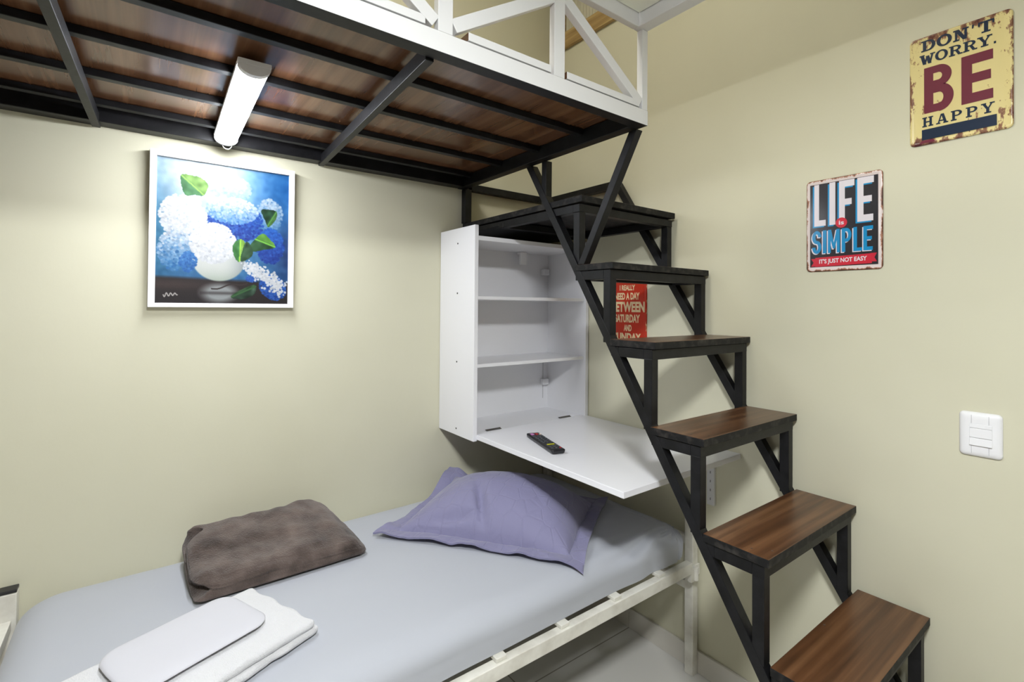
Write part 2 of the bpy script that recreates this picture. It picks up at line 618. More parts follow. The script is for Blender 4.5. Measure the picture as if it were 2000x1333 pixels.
for x0, x1 in ((-0.566, -0.496), (-0.155, -0.09)):
    mb = MB()
    mb.box(x0, x1, CD + 0.026, CD + 0.046, CB + 0.0245, CB + 0.0275, m=hinge_m)
    mb.cyl((x0, CD + 0.036, CB + 0.027), (1, 0, 0), 0.0035, x1 - x0, m=hinge_m, n=10)
    mb.build('hinge', desk_o, smooth=40)
mb = MB()
mb.box(-0.075, -0.007, -1.005, -0.985, CB - 0.012, CB + 0.0055, m=plastic_m)
mb.build('stop_block', desk_o, bevel=0.002)

# slotted rail on the wall beneath the desk
mb = MB()
mb.box(-0.013, -0.001, -0.944, -0.914, 0.655, 0.80, m=white_metal_m)
rail_o = mb.build('shelf_rail', None, bevel=0.0012)
tag(rail_o, 'short white slotted metal rail on the right wall under the desk flap', 'bracket')
for k in range(4):
    B('slot', rail_o, hinge_m, -0.0134, -0.0128, -0.9305, -0.9275, 0.674 + k * 0.033, 0.683 + k * 0.033)

# ------------------------------------------------------------------ bed frame
bed = thing('bed_frame', 'white steel cot frame carrying the mattress along the back wall', 'bed')
LEGX = ((-0.046, -0.006), (-2.03, -1.99))
for i, (x0, x1) in enumerate(LEGX):
    for y0, y1 in ((-0.878, -0.842), (-0.042, -0.006)):
        l = B('leg', bed, bed_metal_m, x0, x1 - (0.006 if i == 0 else 0), y0, y1, 0, 0.588, bevel=0.003)
        c = B('end_cap', l, dark_m, x0, x1 - (0.006 if i == 0 else 0), y0, y1, 0.5885, 0.5975, bevel=0.002)
    xr0, xr1 = x0 + 0.004, x1 - 0.01
    B('end_rail', bed, bed_metal_m, xr0, xr1, -0.8415, -0.0425, 0.485, 0.515, bevel=0.002)
    B('end_rail', bed, bed_metal_m, xr0, xr1, -0.8415, -0.0425, 0.315, 0.347, bevel=0.002)
B('side_rail', bed, bed_metal_m, -1.985, -0.088, -0.905, -0.877, 0.412, 0.452, bevel=0.002)
B('side_rail', bed, bed_metal_m, -1.985, -0.05, -0.036, -0.008, 0.412, 0.452, bevel=0.002)
for k in range(8):
    x = -0.26 - k * 0.23
    B('slat', bed, bed_metal_m, x - 0.017, x + 0.017, -0.898, -0.012, 0.4525, 0.4635, bevel=0.0015)
mb = MB()
mb.box(-0.0885, -0.0465, -0.90, -0.8785, 0.375, 0.425, m=bed_metal_m)
mb.cyl((-0.06, -0.901, 0.378), (0, 0, 1), 0.009, 0.05, m=bed_metal_m, n=14)
mb.box(-0.0465, -0.012, -0.886, -0.8785, 0.38, 0.42, m=bed_metal_m)
mb.build('hinge_bracket', bed, bevel=0.0015)
mb = MB()
mb.box(-0.0878, -0.0865, -0.900, -0.882, 0.418, 0.447, m=hole_m)
mb.build('tube_opening', bed)

# ------------------------------------------------------------------ mattress
mb = MB()
MX0, MX1, MY0, MY1 = -1.985, -0.055, -0.880, -0.004
MZ0, MZ1 = 0.4642, 0.566
rounded_box(mb, MX1 - MX0, MY1 - MY0, 0.17, 0.095, 0.05, 90, 60, 20, m=sheet_m)
for v in mb.bm.verts:
    v.co.x += (MX0 + MX1) / 2
    v.co.y += (MY0 + MY1) / 2
    v.co.z = max(v.co.z + MZ1 - 0.17, MZ0)
    x, y, z = v.co
    top = smooth01(MZ0 + 0.02, MZ1 - 0.01, z)
    v.co.z += 0.004 * top * fbm((x, y, 0), 2.3) + 0.0012 * top * fbm((x * 0.7, y * 3, 5), 5)
    # gathered folds running into the fitted corner at the head end
    dx, dy = x + 0.10, y + 0.80
    q = math.hypot(dx, dy)
    if q < 0.6:
        ang = math.atan2(dy, dx)
        w = smooth01(0.6, 0.12, q) * smooth01(0.0, 0.1, q + 0.05)
        side = smooth01(-0.6, -0.8, y) * 0.9 + 0.1
        v.co.z += 0.007 * w * top * side * sin(ang * 26 + 2 * fbm((x, y, z), 4))
        v.co.y += -0.007 * w * side * sin(ang * 26)
    # long tension waves along the front side
    f = smooth01(-0.74, -0.86, y)
    v.co.y += 0.004 * f * sin(x * 3.1 + z * 20) + 0.003 * f * fbm((x * 1.2, y, z * 5), 3)
mat_o = mb.build('mattress', None, smooth=60)
tag(mat_o, 'mattress in a pale blue-grey fitted sheet on the white cot frame', 'mattress')
ss = mat_o.modifiers.new('s', 'SUBSURF')
ss.levels = ss.render_levels = 1

# ------------------------------------------------------------------ pillow
QA, QB, QC, QD = Vector((-1.058, -0.265)), Vector((-0.612, -0.862)), Vector((-0.13, -0.53)), Vector((-0.610, -0.026))
SL, SW = 0.74, 0.54


def mattress_z(x, y):
    z = MZ1 + 0.003
    e = -y - (0.880 - 0.095)
    if e > 0:
        q = min(e / 0.095, 0.985)
        z = MZ1 + 0.003 - 0.05 * (1 - sqrt(max(0, 1 - q * q)))
        if e > 0.095:
            z -= (e - 0.095) * 0.8
    return z


mb = MB()
NU, NV = 110, 90
top, bot = [], []
FL = 0.055
for j in range(NV + 1):
    rt, rb = [], []
    for i in range(NU + 1):
        s = i / NU * SL
        t = j / NV * SW
        # outline: edges bow inward between the pointed corners
        cu, cv = 2 * i / NU - 1, 2 * j / NV - 1
        bow = 0.035
        s2 = SL / 2 + (s - SL / 2) * (1 - bow * (1 - cv * cv))
        t2 = SW / 2 + (t - SW / 2) * (1 - bow * 1.6 * (1 - cu * cu))
        fs, ft = s2 / SL, t2 / SW
        p = (QA * (1 - fs) + QB * fs) * (1 - ft) + (QD * (1 - fs) + QC * fs) * ft
        ins = min(s, SL - s, t, SW - t)
        su = max(0, 1 - abs((s - SL / 2) / (SL / 2 - FL)) ** 2.2) if FL < s < SL - FL else 0
        sv = max(0, 1 - abs((t - SW / 2) / (SW / 2 - FL)) ** 2.2) if FL < t < SW - FL else 0
        puff = (su ** 0.62) * (sv ** 0.62)
        zb = mattress_z(p.x, p.y) + 0.006
        # the back edge rides up against the wall corner
        lift = 0.03 * smooth01(0.30, 1.0, t / SW) * smooth01(0.95, 0.1, s / SL)
        lift += 0.06 * smooth01(0.6, 1.0, t / SW) * smooth01(0.25, 0.0, s / SL)
        rip = 0.0065 * fbm((s, t, 0.3), 9, 4) * (1 if ins < FL else 0.7)
        if ins < FL:
            rip += 0.009 * (1 - ins / FL) * (0.5 + 0.5 * sin(s * 40 + t * 31 + 3 * fbm((s, t, 1), 5)))
        thick = 0.150 * puff
        # crease pulled in near the middle of the front half
        cr = math.exp(-(((s - 0.33) * 0.9 + (t - 0.15) * 0.5) / 0.018) ** 2) * math.exp(-((t - 0.14) / 0.07) ** 2)
        cr2 = math.exp(-((t - 0.085 - 0.12 * (s - 0.28)) / 0.012) ** 2) * math.exp(-((s - 0.26) / 0.09) ** 2)
        thick -= (0.030 * cr + 0.022 * cr2) * min(1, puff * 3)
        # stitched groove where the flange starts
        gr = math.exp(-((ins - FL) / 0.004) ** 2) * 0.004
        zt = zb + lift + 0.008 + thick + max(rip, -0.006) - gr
        zbm = zb + lift * (0.85 if puff > 0.02 else 1.0) + 0.0 + (0.002 + max(0, rip) if ins < FL else 0.002)
        zbm = min(zbm, zt - 0.003)
        # keep clear of the wall
        py = min(p.y, -0.012)
        rt.append(mb.bm.verts.new((p.x, py, zt)))
        rb.append(mb.bm.verts.new((p.x, py, zbm)))
    top.append(rt)
    bot.append(rb)
uvl = mb.bm.loops.layers.uv.new('UVMap')


def quad(a, b, c, d, uv):
    f = mb.bm.faces.new((a, b, c, d))
    for lp, w in zip(f.loops, uv):
        lp[uvl].uv = w


for j in range(NV):
    for i in range(NU):
        uv = [(i / NU * SL, j / NV * SW), ((i + 1) / NU * SL, j / NV * SW), ((i + 1) / NU * SL, (j + 1) / NV * SW), (i / NU * SL, (j + 1) / NV * SW)]
        quad(top[j][i], top[j][i + 1], top[j + 1][i + 1], top[j + 1][i], uv)
        quad(bot[j + 1][i], bot[j + 1][i + 1], bot[j][i + 1], bot[j][i], uv[::-1])
for i in range(NU):
    quad(bot[0][i], bot[0][i + 1], top[0][i + 1], top[0][i], [(0, 0)] * 4)
    quad(top[NV][i], top[NV][i + 1], bot[NV][i + 1], bot[NV][i], [(0, 0)] * 4)
for j in range(NV):
    quad(top[j][0], top[j + 1][0], bot[j + 1][0], bot[j][0], [(0, 0)] * 4)
    quad(bot[j][NU], bot[j + 1][NU], top[j + 1][NU], top[j][NU], [(0, 0)] * 4)
mb.mats = [lilac_m]
# quilted hexagon stitching (bump)
uvn = N(lilac_m, 'ShaderNodeUVMap')
vo = N(lilac_m, 'ShaderNodeTexVoronoi', feature='DISTANCE_TO_EDGE')
vo.inputs['Scale'].default_value = 17
vo.inputs['Randomness'].default_value = 0.55
L(lilac_m, uvn.outputs['UV'], vo.inputs['Vector'])
rq = ramp(lilac_m, vo.outputs['Distance'], [(0.0, (0, 0, 0, 1)), (0.07, (1, 1, 1, 1))])
add_bump(lilac_m, rq.outputs['Color'], 0.35, 0.004)
nb = tex_noise(lilac_m, 40, 5)
add_bump(lilac_m, nb.outputs['Fac'], 0.25, 0.006)
pil = mb.build('pillow', None, smooth=70)
tag(pil, 'lilac quilted pillow at the head of the bed, partly under the desk', 'pillow')

# ------------------------------------------------------------------ plush blanket
bl = thing('blanket', 'folded taupe plush blanket on the bed against the back wall', 'blanket')


def blanket_shape(v, core=False):
    """local box: x -.25...25, y -.15...15, z 0..1 -> wedge leaning to the wall"""
    x, y, z = v.co
    u = (y + 0.16) / 0.32                      # 0 front, 1 back
    h = 0.060 + 0.056 * smooth01(-0.05, 0.95, u)
    zz = z * h
    # ends: the lower front right corner is drawn out, the top is narrower
    k = z * (0.35 + 0.65 * u)
    if x > 0:
        x -= 0.085 * k * smooth01(0, 0.25, x)
        x += 0.012 * (1 - z) * (1 - u) * smooth01(0.1, 0.25, x)
    x += 0.006 * fbm((y * 1.0, z * 1.5, x), 6)
    y += 0.03 * z * (0 if core else 1) * (1 - u) + 0.006 * fbm((x, z, 3), 5)
    zz += (0.010 * fbm((x, y, 0), 7, 3) + 0.006 * fbm((x, y, 9), 17, 2)) * z
    v.co = (x, y, zz)


mb = MB()
rounded_box(mb, 0.50, 0.315, 1.0, 0.035, 0.42, 60, 44, 20, m=fur_m)
for v in mb.bm.verts:
    blanket_shape(v)
    # fold openings at the left end: two hollows beside the edge rolls
    x, y, z = v.co
    if x < -0.20:
        a = math.exp(-(((y - 0.10) / 0.022) ** 2 + ((z - 0.098) / 0.016) ** 2))
        b = math.exp(-(((y + 0.118) / 0.022) ** 2 + ((z - 0.03) / 0.014) ** 2))
        c = math.exp(-((z - 0.05 - 0.25 * (y)) / 0.006) ** 2) * 0.35
        v.co.x += 0.05 * max(a, b) + 0.03 * c
    v.co += Vector((-1.362, -0.226, MZ1 + 0.004))
    v.co.y = min(v.co.y, -0.03)
shell = mb.build('folded_blanket', bl, smooth=80)
s_ = shell.modifiers.new('s', 'SUBSURF')
s_.levels = s_.render_levels = 1

# ------------------------------------------------------------------ towels
TA = math.atan2(-0.142, -0.350)                # long direction of the towel


def place_soft(mb, cx, cy, z0, ang):
    c, s = cos(ang), sin(ang)
    for v in mb.bm.verts:
        x, y, z = v.co
        v.co = (cx + c * x - s * y, cy + s * x + c * y, z0 + z)


mb = MB()
LXT, LYT = 0.44, 0.285
for k, (z0, h, sh) in enumerate(((0.0, 0.020, 0.0), (0.018, 0.022, 0.006))):
    m2 = MB()
    rounded_box(m2, LXT - 0.012 * k, LYT - 0.01 * k, h, 0.012, h * 0.49, 96, 64, 8, m=terry_m)
    for v in m2.bm.verts:
        x, y, z = v.co
        e = smooth01(0.13, 0.157, abs(y))
        e2 = smooth01(0.19, 0.22, abs(x))
        v.co.y += 0.004 * sin(x * 95 + 3 * fbm((x, 0, k), 9)) * e + 0.004 * fbm((x, y, k), 12)
        v.co.x += 0.004 * sin(y * 70 + k) * e2 + sh
        v.co.z += z0 + 0.003 * fbm((x, y, 4 + k), 9) * (z / h) - 0.0 * e
    mesh_tmp = bpy.data.meshes.new('tmp')
    m2.bm.to_mesh(mesh_tmp)
    mb.bm.from_mesh(mesh_tmp)
    bpy.data.meshes.remove(mesh_tmp)
    m2.bm.free()
mb.mats = [terry_m]
ux, uy = cos(TA), sin(TA)
# back-right corner of the towel near (-1.455,-.375)
nx_, ny_ = 0.26, -0.966
nrm = Vector((-uy, ux)) if ux < 0 else Vector((uy, -ux))
if nrm.y > 0:
    nrm = -nrm
cc = Vector((-1.463, -0.418)) + Vector((ux, uy)) * (LXT / 2) + nrm * (LYT / 2)
place_soft(mb, cc.x, cc.y, MZ1 + 0.004, TA)
tw = mb.build('bath_towel', None, smooth=80)
tag(tw, 'folded white terry bath towel on the sheet in front of the blanket', 'towel')

mb = MB()
rounded_box(mb, 0.285, 0.20, 0.014, 0.045, 0.0065, 70, 44, 6, m=hand_m)
for v in mb.bm.verts:
    x, y, z = v.co
    v.co.z += 0.0012 * fbm((x, y, 2), 10) * (z / 0.014)
    v.co.x += 0.01 * (1 - (2 * y / 0.20) ** 2) * (1 if x > 0 else 0) * smooth01(0.05, 0.14, abs(x))
c2 = cc + Vector((ux, uy)) * 0.0 + nrm * (-0.035)
place_soft(mb, c2.x, c2.y, MZ1 + 0.0485, TA)
ht = mb.build('hand_towel', None, smooth=80)
tag(ht, 'smaller smooth white towel with rounded ends lying on the bath towel', 'towel')

# ------------------------------------------------------------------ remote control
rc = thing('remote_control', 'slim black television remote lying on the white desk flap', 'remote')
ra = Vector((-0.4705, -0.434)) ; rb_ = Vector((-0.546, -0.675))
dv = (rb_ - ra)
RL = dv.length
ang = math.atan2(dv.y, dv.x)
ctr = (ra + rb_) / 2
mb = MB()
rounded_box(mb, RL, 0.056, 0.017, 0.008, 0.006, 30, 16, 8, m=dark_m)
for v in mb.bm.verts:
    t = v.co.z / 0.017
    v.co.y *= 0.86 + 0.14 * t
    v.co.x *= 0.97 + 0.03 * t
place_soft(mb, ctr.x, ctr.y, CB + 0.0255, ang)
mb.build('body', rc, smooth=50)
key_grey = new_mat('grey_key', lin(70, 74, 80), 0.4)
key_red = new_mat('red_key', lin(170, 30, 40), 0.4)
key_yel = new_mat('yellow_key', lin(190, 190, 30), 0.4)
key_pink = new_mat('pink_key', lin(190, 120, 180), 0.4)
key_wht = new_mat('pale_key', lin(225, 205, 190), 0.4)


def key(lx, ly, wx, wy, m):
    m2 = MB()
    rounded_box(m2, wx, wy, 0.003, min(wx, wy) * 0.35, 0.0012, 8, 8, 4, m=m)
    for v in m2.bm.verts:
        v.co.x += lx
        v.co.y += ly
    place_soft(m2, ctr.x, ctr.y, CB + 0.0255 + 0.0162, ang)
    m2.build('key', rc, smooth=50)


key(-RL / 2 + 0.03, -0.012, 0.022, 0.014, key_pink)
key(-RL / 2 + 0.03, 0.006, 0.02, 0.012, key_red)
key(-RL / 2 + 0.036, 0.019, 0.01, 0.009, key_wht)
for r in range(6):
    for c in range(3):
        if r == 4 and c != 2:
            pass
        key(-RL / 2 + 0.062 + r * 0.018, -0.016 + c * 0.016, 0.010, 0.009, key_grey)
key(RL / 2 - 0.072, 0.0, 0.008, 0.03, key_yel)
for r in range(3):
    for c in range(3):
        key(RL / 2 - 0.056 + r * 0.016, -0.016 + c * 0.016, 0.009, 0.008, key_red if (r == 2 and c == 2) else key_grey)

# ------------------------------------------------------------------ LED batten under the loft
led = thing('tube_light', 'lit white batten light fixed under the wooden loft deck', 'lamp')
la, lb = Vector((-1.5225, -0.690, 0)), Vector((-1.5065, -0.065, 0))
ld = (lb - la).normalized()
ls = Vector((ld.y, -ld.x, 0))


def lp(t, s, z):
    p = la + ld * t + ls * s
    return Vector((p.x, p.y, z))


LLEN = (lb - la).length
ZB, HW = 1.9590, 0.0355
mb = MB()
prof = [(-HW, ZB), (-HW, ZB - 0.009), (-HW + 0.004, ZB - 0.012), (HW - 0.004, ZB - 0.012), (HW, ZB - 0.009), (HW, ZB)]
mb.rings([[lp(t, s, z) for s, z in prof] for t in (0.0, LLEN)], m=plastic_m)
mb.build('housing', led, bevel=0.001)
mb = MB()
n = 16
prof = [((HW - 0.004) * cos(pi * k / n), ZB - 0.0125 - 0.021 * sin(pi * k / n)) for k in range(n + 1)]
mb.rings([[lp(t, s, z) for s, z in prof] for t in (0.018, LLEN - 0.012)], m=led_m)
mb.build('diffuser', led, smooth=60)
for t0, t1 in ((0.0, 0.0175), (LLEN - 0.0115, LLEN)):
    mb = MB()
    prof = [((HW - 0.001) * cos(pi * k / n), ZB - 0.0122 - 0.023 * sin(pi * k / n)) for k in range(n + 1)]
    mb.rings([[lp(t, s, z) for s, z in prof] for t in (t0, t1)], m=plastic_m)
    mb.build('end_cap', led, smooth=50)
mb = MB()
pts = []
for k in range(15):
    a = pi * k / 14
    pts.append(lp(LLEN + 0.0018 + 0.004 * sin(a), 0.004 + 0.014 * cos(a), ZB - 0.028 - 0.016 * sin(a)))
mb.tube(pts, 0.0014, m=plastic_m, n=8)
mb.build('cord', led, smooth=80)

# out-of-frame room lamp, and an added fill lamp upstairs
rl = thing('ceiling_lamp', 'round lit panel lamp on the low ceiling behind the stair opening', 'lamp')
mb = MB()
mb.cyl((-1.62, -2.08, SLAB - 0.0275), (0, 0, 1), 0.165, 0.027, m=plastic_m, n=40)
mb.build('housing', rl, smooth=50)
mb = MB()
mb.cyl((-1.62, -2.08, SLAB - 0.046), (0, 0, 1), 0.15, 0.018, m=room_m, n=40)
mb.build('diffuser', rl, smooth=50)
ul = thing('ceiling_lamp', 'added unseen fill lamp on the high ceiling above the loft', 'lamp')  # added only to lift the brightness above the loft
mb = MB()
mb.cyl((-1.4, -0.9, ZT - 0.0305), (0, 0, 1), 0.165, 0.03, m=plastic_m, n=40)
mb.build('housing', ul, smooth=50)
mb = MB()
mb.cyl((-1.4, -0.9, ZT - 0.049), (0, 0, 1), 0.15, 0.018, m=up_m, n=40)
mb.build('diffuser', ul, smooth=50)


# ------------------------------------------------------------------ painting
def srgb_lin_arr(a):
    a = np.clip(a, 0, 1)
    return np.where(a <= 0.04045, a / 12.92, ((a + 0.055) / 1.055) ** 2.4)


def make_painting(W=256, H=300):
    rng = np.random.default_rng(3)
    uu, vv = np.meshgrid((np.arange(W) + 0.5) / W, (np.arange(H) + 0.5) / H)

    def UV(px, py):                       # from the straightened view of the photo crop
        p = (px - 195) / 940.0
        u = p * 905 / ((1 - p) * 1050 + p * 905)
        t = 145 + (290 - 145) * p
        return u, (py - t) / (1195 - t)
    img = np.zeros((H, W, 3))
    c = lambda r, g, b: np.array([r, g, b]) / 255.0

    def mixin(mask, col):
        mask = np.clip(mask, 0, 1)[..., None]
        img[:] = img * (1 - mask) + col * mask
    # background: pale glow behind the flowers, blue to the sides
    img[:] = c(40, 110, 170)
    mixin(1 - vv * 1.1, c(110, 170, 215))
    g = np.exp(-(((uu - 0.30) / 0.42) ** 2 + ((vv - 0.05) / 0.45) ** 2))
    mixin(g * 1.15, c(214, 232, 243))
    mixin(np.exp(-(((uu - 0.98) / 0.25) ** 2 + ((vv - 0.10) / 0.35) ** 2)) * 0.9, c(25, 105, 185))
    mixin(np.exp(-(((uu + 0.02) / 0.14) ** 2 + ((vv - 0.60) / 0.34) ** 2)) * 0.9, c(42, 120, 160))
    mixin(np.exp(-(((uu - 1.0) / 0.14) ** 2 + ((vv - 0.62) / 0.22) ** 2)) * 0.85, c(20, 50, 110))
    nz = rng.normal(0, 1, (H // 6 + 2, W // 6 + 2))
    nz = np.kron(nz, np.ones((6, 6)))[:H, :W]
    for _ in range(6):
        nz = (nz + np.roll(nz, 2, 0) + np.roll(nz, -2, 0) + np.roll(nz, 2, 1) + np.roll(nz, -2, 1)) / 5
    img += nz[..., None] * 0.05
    # table
    tb = 0.805 + 0.02 * uu
    mixin((vv - tb) / 0.025, c(46, 36, 36))
    mixin(np.clip((vv - 0.9) / 0.1, 0, 1) * 0.5, c(28, 24, 28))
    mixin(np.exp(-((vv - 0.87) / 0.03) ** 2) * np.exp(-((uu - 0.1) / 0.25) ** 2) * 0.6, c(84, 66, 60))

    def ell(cx, cy, rx, ry, soft=0.08):
        d = np.sqrt(((uu - cx) / rx) ** 2 + ((vv - cy) / ry) ** 2)
        return np.clip((1 - d) / soft, 0, 1)
    # reflection and vase
    cx, cy = UV(655, 1120)
    mixin(ell(cx, cy, 0.17, 0.085, 0.5) * 0.85, c(196, 204, 204))
    mixin(np.exp(-((vv - 0.925) / 0.012) ** 2) * (abs(uu - 0.48) < 0.17) * 0.6, c(50, 42, 44))
    vx, vy = UV(650, 880)
    vm = ell(vx, vy, 0.205, 0.165, 0.06)
    vc = c(238, 242, 236)[None, None] * np.ones((H, W, 1)) - (np.clip((uu - vx) / 0.2, 0, 1)[..., None]) ** 2 * np.array([.28, .25, .22])
    vc -= np.clip((vv - vy - 0.04) / 0.12, 0, 1)[..., None] ** 2 * np.array([.16, .12, .16])
    m3 = vm[..., None]
    img[:] = img * (1 - m3) + vc * m3

    def petal(cx, cy, r, col, a=1.0):
        x0, x1 = int(max(0, (cx - r) * W)), int(min(W, (cx + r) * W + 2))
        y0, y1 = int(max(0, (cy - r) * H)), int(min(H, (cy + r) * H + 2))
        if x1 <= x0 or y1 <= y0:
            return
        U, V_ = uu[y0:y1, x0:x1], vv[y0:y1, x0:x1]
        d = np.sqrt((U - cx) ** 2 + ((V_ - cy) * 1.17) ** 2) / r
        k = (np.clip((1 - d) / 0.35, 0, 1) * a)[..., None]
        img[y0:y1, x0:x1] = img[y0:y1, x0:x1] * (1 - k) + col * k

    def cluster(px, py, rx, ry, n, top, bottom, r=0.016, a=0.9, rot=0.0, under=None):
        cx, cy = UV(px, py)
        rx, ry = rx / 960.0, ry / 985.0
        if under is not None:
            mixin(ell(cx, cy, rx, ry, 0.35) * 0.85, under)
        r = r * 0.74
        for _ in range(int(n * 1.8)):
            t = rng.uniform(0, 2 * pi)
            q = sqrt(rng.uniform(0, 1))
            x, y = q * cos(t), q * sin(t)
            dx = x * rx * cos(rot) - y * ry * sin(rot)
            dy = x * rx * sin(rot) + y * ry * cos(rot)
            k = np.clip((y + 1) / 2 + rng.normal(0, 0.16), 0, 1)
            col = np.array(top) * (1 - k) + np.array(bottom) * k + rng.normal(0, 0.05)
            petal(cx + dx, cy + dy, r * rng.uniform(0.6, 1.15), np.clip(col, 0, 1), a)
    W_, PW = c(250, 251, 252), c(222, 232, 244)
    BL, DB, MBc = c(40, 105, 205), c(20, 60, 160), c(96, 156, 222)

    def leaf(pts, light, dark, vein):
        Q = np.array(pts, float)
        m_ = len(Q)
        C_ = []
        for k in range(m_):                       # rounded, slightly toothed outline
            p0, p1, p2, p3 = Q[k - 1], Q[k], Q[(k + 1) % m_], Q[(k + 2) % m_]
            for j in range(6):
                t = j / 6
                q = 0.5 * (2 * p1 + (p2 - p0) * t + (2 * p0 - 5 * p1 + 4 * p2 - p3) * t * t + (3 * p1 - p0 - 3 * p2 + p3) * t ** 3)
                C_.append(q + (2.5 if j % 3 == 0 else -1.5) * np.array([0.5, -0.5]))
        P = np.array([UV(*p) for p in C_])
        # even-odd test
        ins = np.zeros((H, W), bool)
        n = len(P)
        for k in range(n):
            x1, y1 = P[k]
            x2, y2 = P[(k + 1) % n]
            cond = ((y1 > vv) != (y2 > vv)) & (uu < (x2 - x1) * (vv - y1) / (y2 - y1 + 1e-9) + x1)
            ins ^= cond
        a, b = np.array(UV(*vein[0])), np.array(UV(*vein[1]))
        s = (uu - a[0]) * (b[1] - a[1]) - (vv - a[1]) * (b[0] - a[0])
        s = s / np.linalg.norm(b - a)
        k = np.clip(0.5 + s / 0.03, 0, 1)[..., None]
        col = light * k + dark * (1 - k) + nz[..., None] * 0.12
        col = np.where((np.abs(s) < 0.005)[..., None], np.array(light) * 1.25, col)
        img[ins] = np.clip(col[ins], 0, 1)
    cluster(720, 380, 160, 90, 260, PW, c(150, 190, 230), 0.02, 0.6, under=c(200, 218, 238))
    cluster(1000, 570, 105, 120, 220, c(214, 226, 238), c(90, 150, 205), 0.018, 0.6, under=c(120, 165, 205))
    cluster(760, 620, 215, 140, 420, BL, DB, 0.018, 0.9, under=c(40, 95, 190))
    cluster(740, 540, 190, 95, 480, W_, MBc, 0.017, 0.95, under=c(190, 212, 240))
    cluster(1010, 790, 110, 130, 360, c(40, 110, 210), DB, 0.018, 0.9, under=c(30, 80, 180))
    cluster(390, 580, 160, 150, 520, W_, c(232, 238, 246), 0.018, 0.95, under=c(214, 226, 240))
    cluster(335, 820, 110, 135, 330, c(226, 236, 248), c(50, 130, 200), 0.019, 0.9, under=c(110, 165, 215))
    cluster(430, 900, 60, 70, 110, c(70, 140, 215), c(40, 110, 190), 0.016, 0.8)
    cluster(610, 770, 165, 140, 620, c(252, 253, 253), c(236, 240, 246), 0.018, 0.95, under=c(222, 230, 242))
    leaf([(370, 285), (450, 290), (510, 305), (562, 350), (555, 400), (530, 435), (470, 428), (410, 432), (380, 380)], c(120, 168, 70), c(48, 112, 56), [(375, 290), (535, 430)])
    leaf([(940, 535), (990, 530), (1050, 545), (1045, 600), (995, 655), (970, 610)], c(80, 130, 60), c(30, 74, 46), [(1050, 545), (985, 650)])
    leaf([(742, 800), (765, 755), (805, 740), (832, 770), (830, 830), (795, 900), (760, 870)], c(140, 190, 66), c(60, 130, 60), [(800, 740), (795, 900)])
    leaf([(900, 740), (955, 700), (1000, 735), (1045, 795), (960, 815), (890, 828), (850, 810)], c(104, 168, 62), c(40, 90, 46), [(905, 740), (1045, 795)])
    leaf([(835, 760), (880, 800), (880, 860), (800, 895)], c(40, 80, 44), c(30, 60, 36), [(835, 760), (800, 895)])
    cluster(1030, 1080, 110, 85, 260, c(40, 110, 210), c(30, 84, 180), 0.017, 0.9, rot=0.5, under=c(34, 88, 180))
    leaf([(735, 1150), (800, 1100), (905, 1060), (905, 1120), (830, 1160)], c(50, 92, 50), c(26, 56, 36), [(735, 1150), (905, 1075)])
    cluster(880, 1015, 45, 28, 50, c(60, 120, 210), c(36, 90, 190), 0.014, 0.9)
    for k in range(380):
        t = rng.uniform(0, 1)
        bx = 845 + 255 * t + rng.normal(0, 22)
        by = 935 + 165 * t ** 1.4 + rng.normal(0, 24)
        x, y = UV(bx, by)
        petal(x, y, 0.0125 * rng.uniform(0.6, 1.15), np.clip(c(240, 244, 250) + rng.normal(0, 0.05), 0, 1), 0.95)
    for k in range(80):          # stalk lying on the table
        t = k / 79
        x, y = UV(600 + 250 * t, 1090 - 42 * t + 8 * sin(t * 9))
        petal(x, y, 0.007, c(60, 48, 46), 0.9)
    # painter's scribble, lower left
    for k in range(90):
        t = k / 89
        x, y = UV(258 + 100 * t, 1136 + 14 * sin(t * 21) * (1 - 0.6 * t) - 6 * t)
        petal(x, y, 0.0045, c(222, 216, 210), 0.8)
    return np.clip(img, 0, 1)


pic = thing('framed_painting', 'white framed painting of blue and white hydrangeas in a vase on the back wall', 'painting')
PX0, PX1, PZ0, PZ1 = -1.7104, -1.279, 1.381, 1.8854
FWD = 0.0185
W, H = 256, 300
img = srgb_lin_arr(make_painting(W, H)) * 0.48
cx0, cx1, cz0, cz1 = PX0 + FWD, PX1 - FWD, PZ0 + FWD * 0.75, PZ1 - FWD
me = bpy.data.meshes.new('canvas')
gx = np.linspace(cx0, cx1, W)
gz = np.linspace(cz1, cz0, H)
X, Z = np.meshgrid(gx, gz)
V = np.stack([X.ravel(), np.full(W * H, -0.021), Z.ravel()], 1)
idx = np.arange(W * H).reshape(H, W)
Q = np.stack([idx[:-1, :-1].ravel(), idx[1:, :-1].ravel(), idx[1:, 1:].ravel(), idx[:-1, 1:].ravel()], 1)
me.from_pydata(V.tolist(), [], Q.tolist())
ca = me.color_attributes.new('paint', 'FLOAT_COLOR', 'POINT')
ca.data.foreach_set('color', np.concatenate([img.reshape(-1, 3), np.ones((W * H, 1))], 1).astype(np.float32).ravel())
canvas_m = new_mat('oil_paint', (1, 1, 1, 1), 0.45, spec=0.3)
at_ = N(canvas_m, 'ShaderNodeVertexColor', layer_name='paint')
L(canvas_m, at_.outputs['Color'], bsdf(canvas_m).inputs['Base Color'])
nb = tex_noise(canvas_m, 240, 4)
add_bump(canvas_m, nb.outputs['Fac'], 0.15, 0.002)
me.materials.append(canvas_m)
co = bpy.data.objects.new('canvas', me)
COL.objects.link(co)
co.parent = pic
frame_m = new_mat('white_picture_frame', lin(246, 244, 244), 0.4)
mb = MB()
mb.box(PX0, PX0 + FWD, -0.03, -0.003, PZ0, PZ1, m=frame_m)
mb.box(PX1 - FWD, PX1, -0.03, -0.003, PZ0, PZ1, m=frame_m)
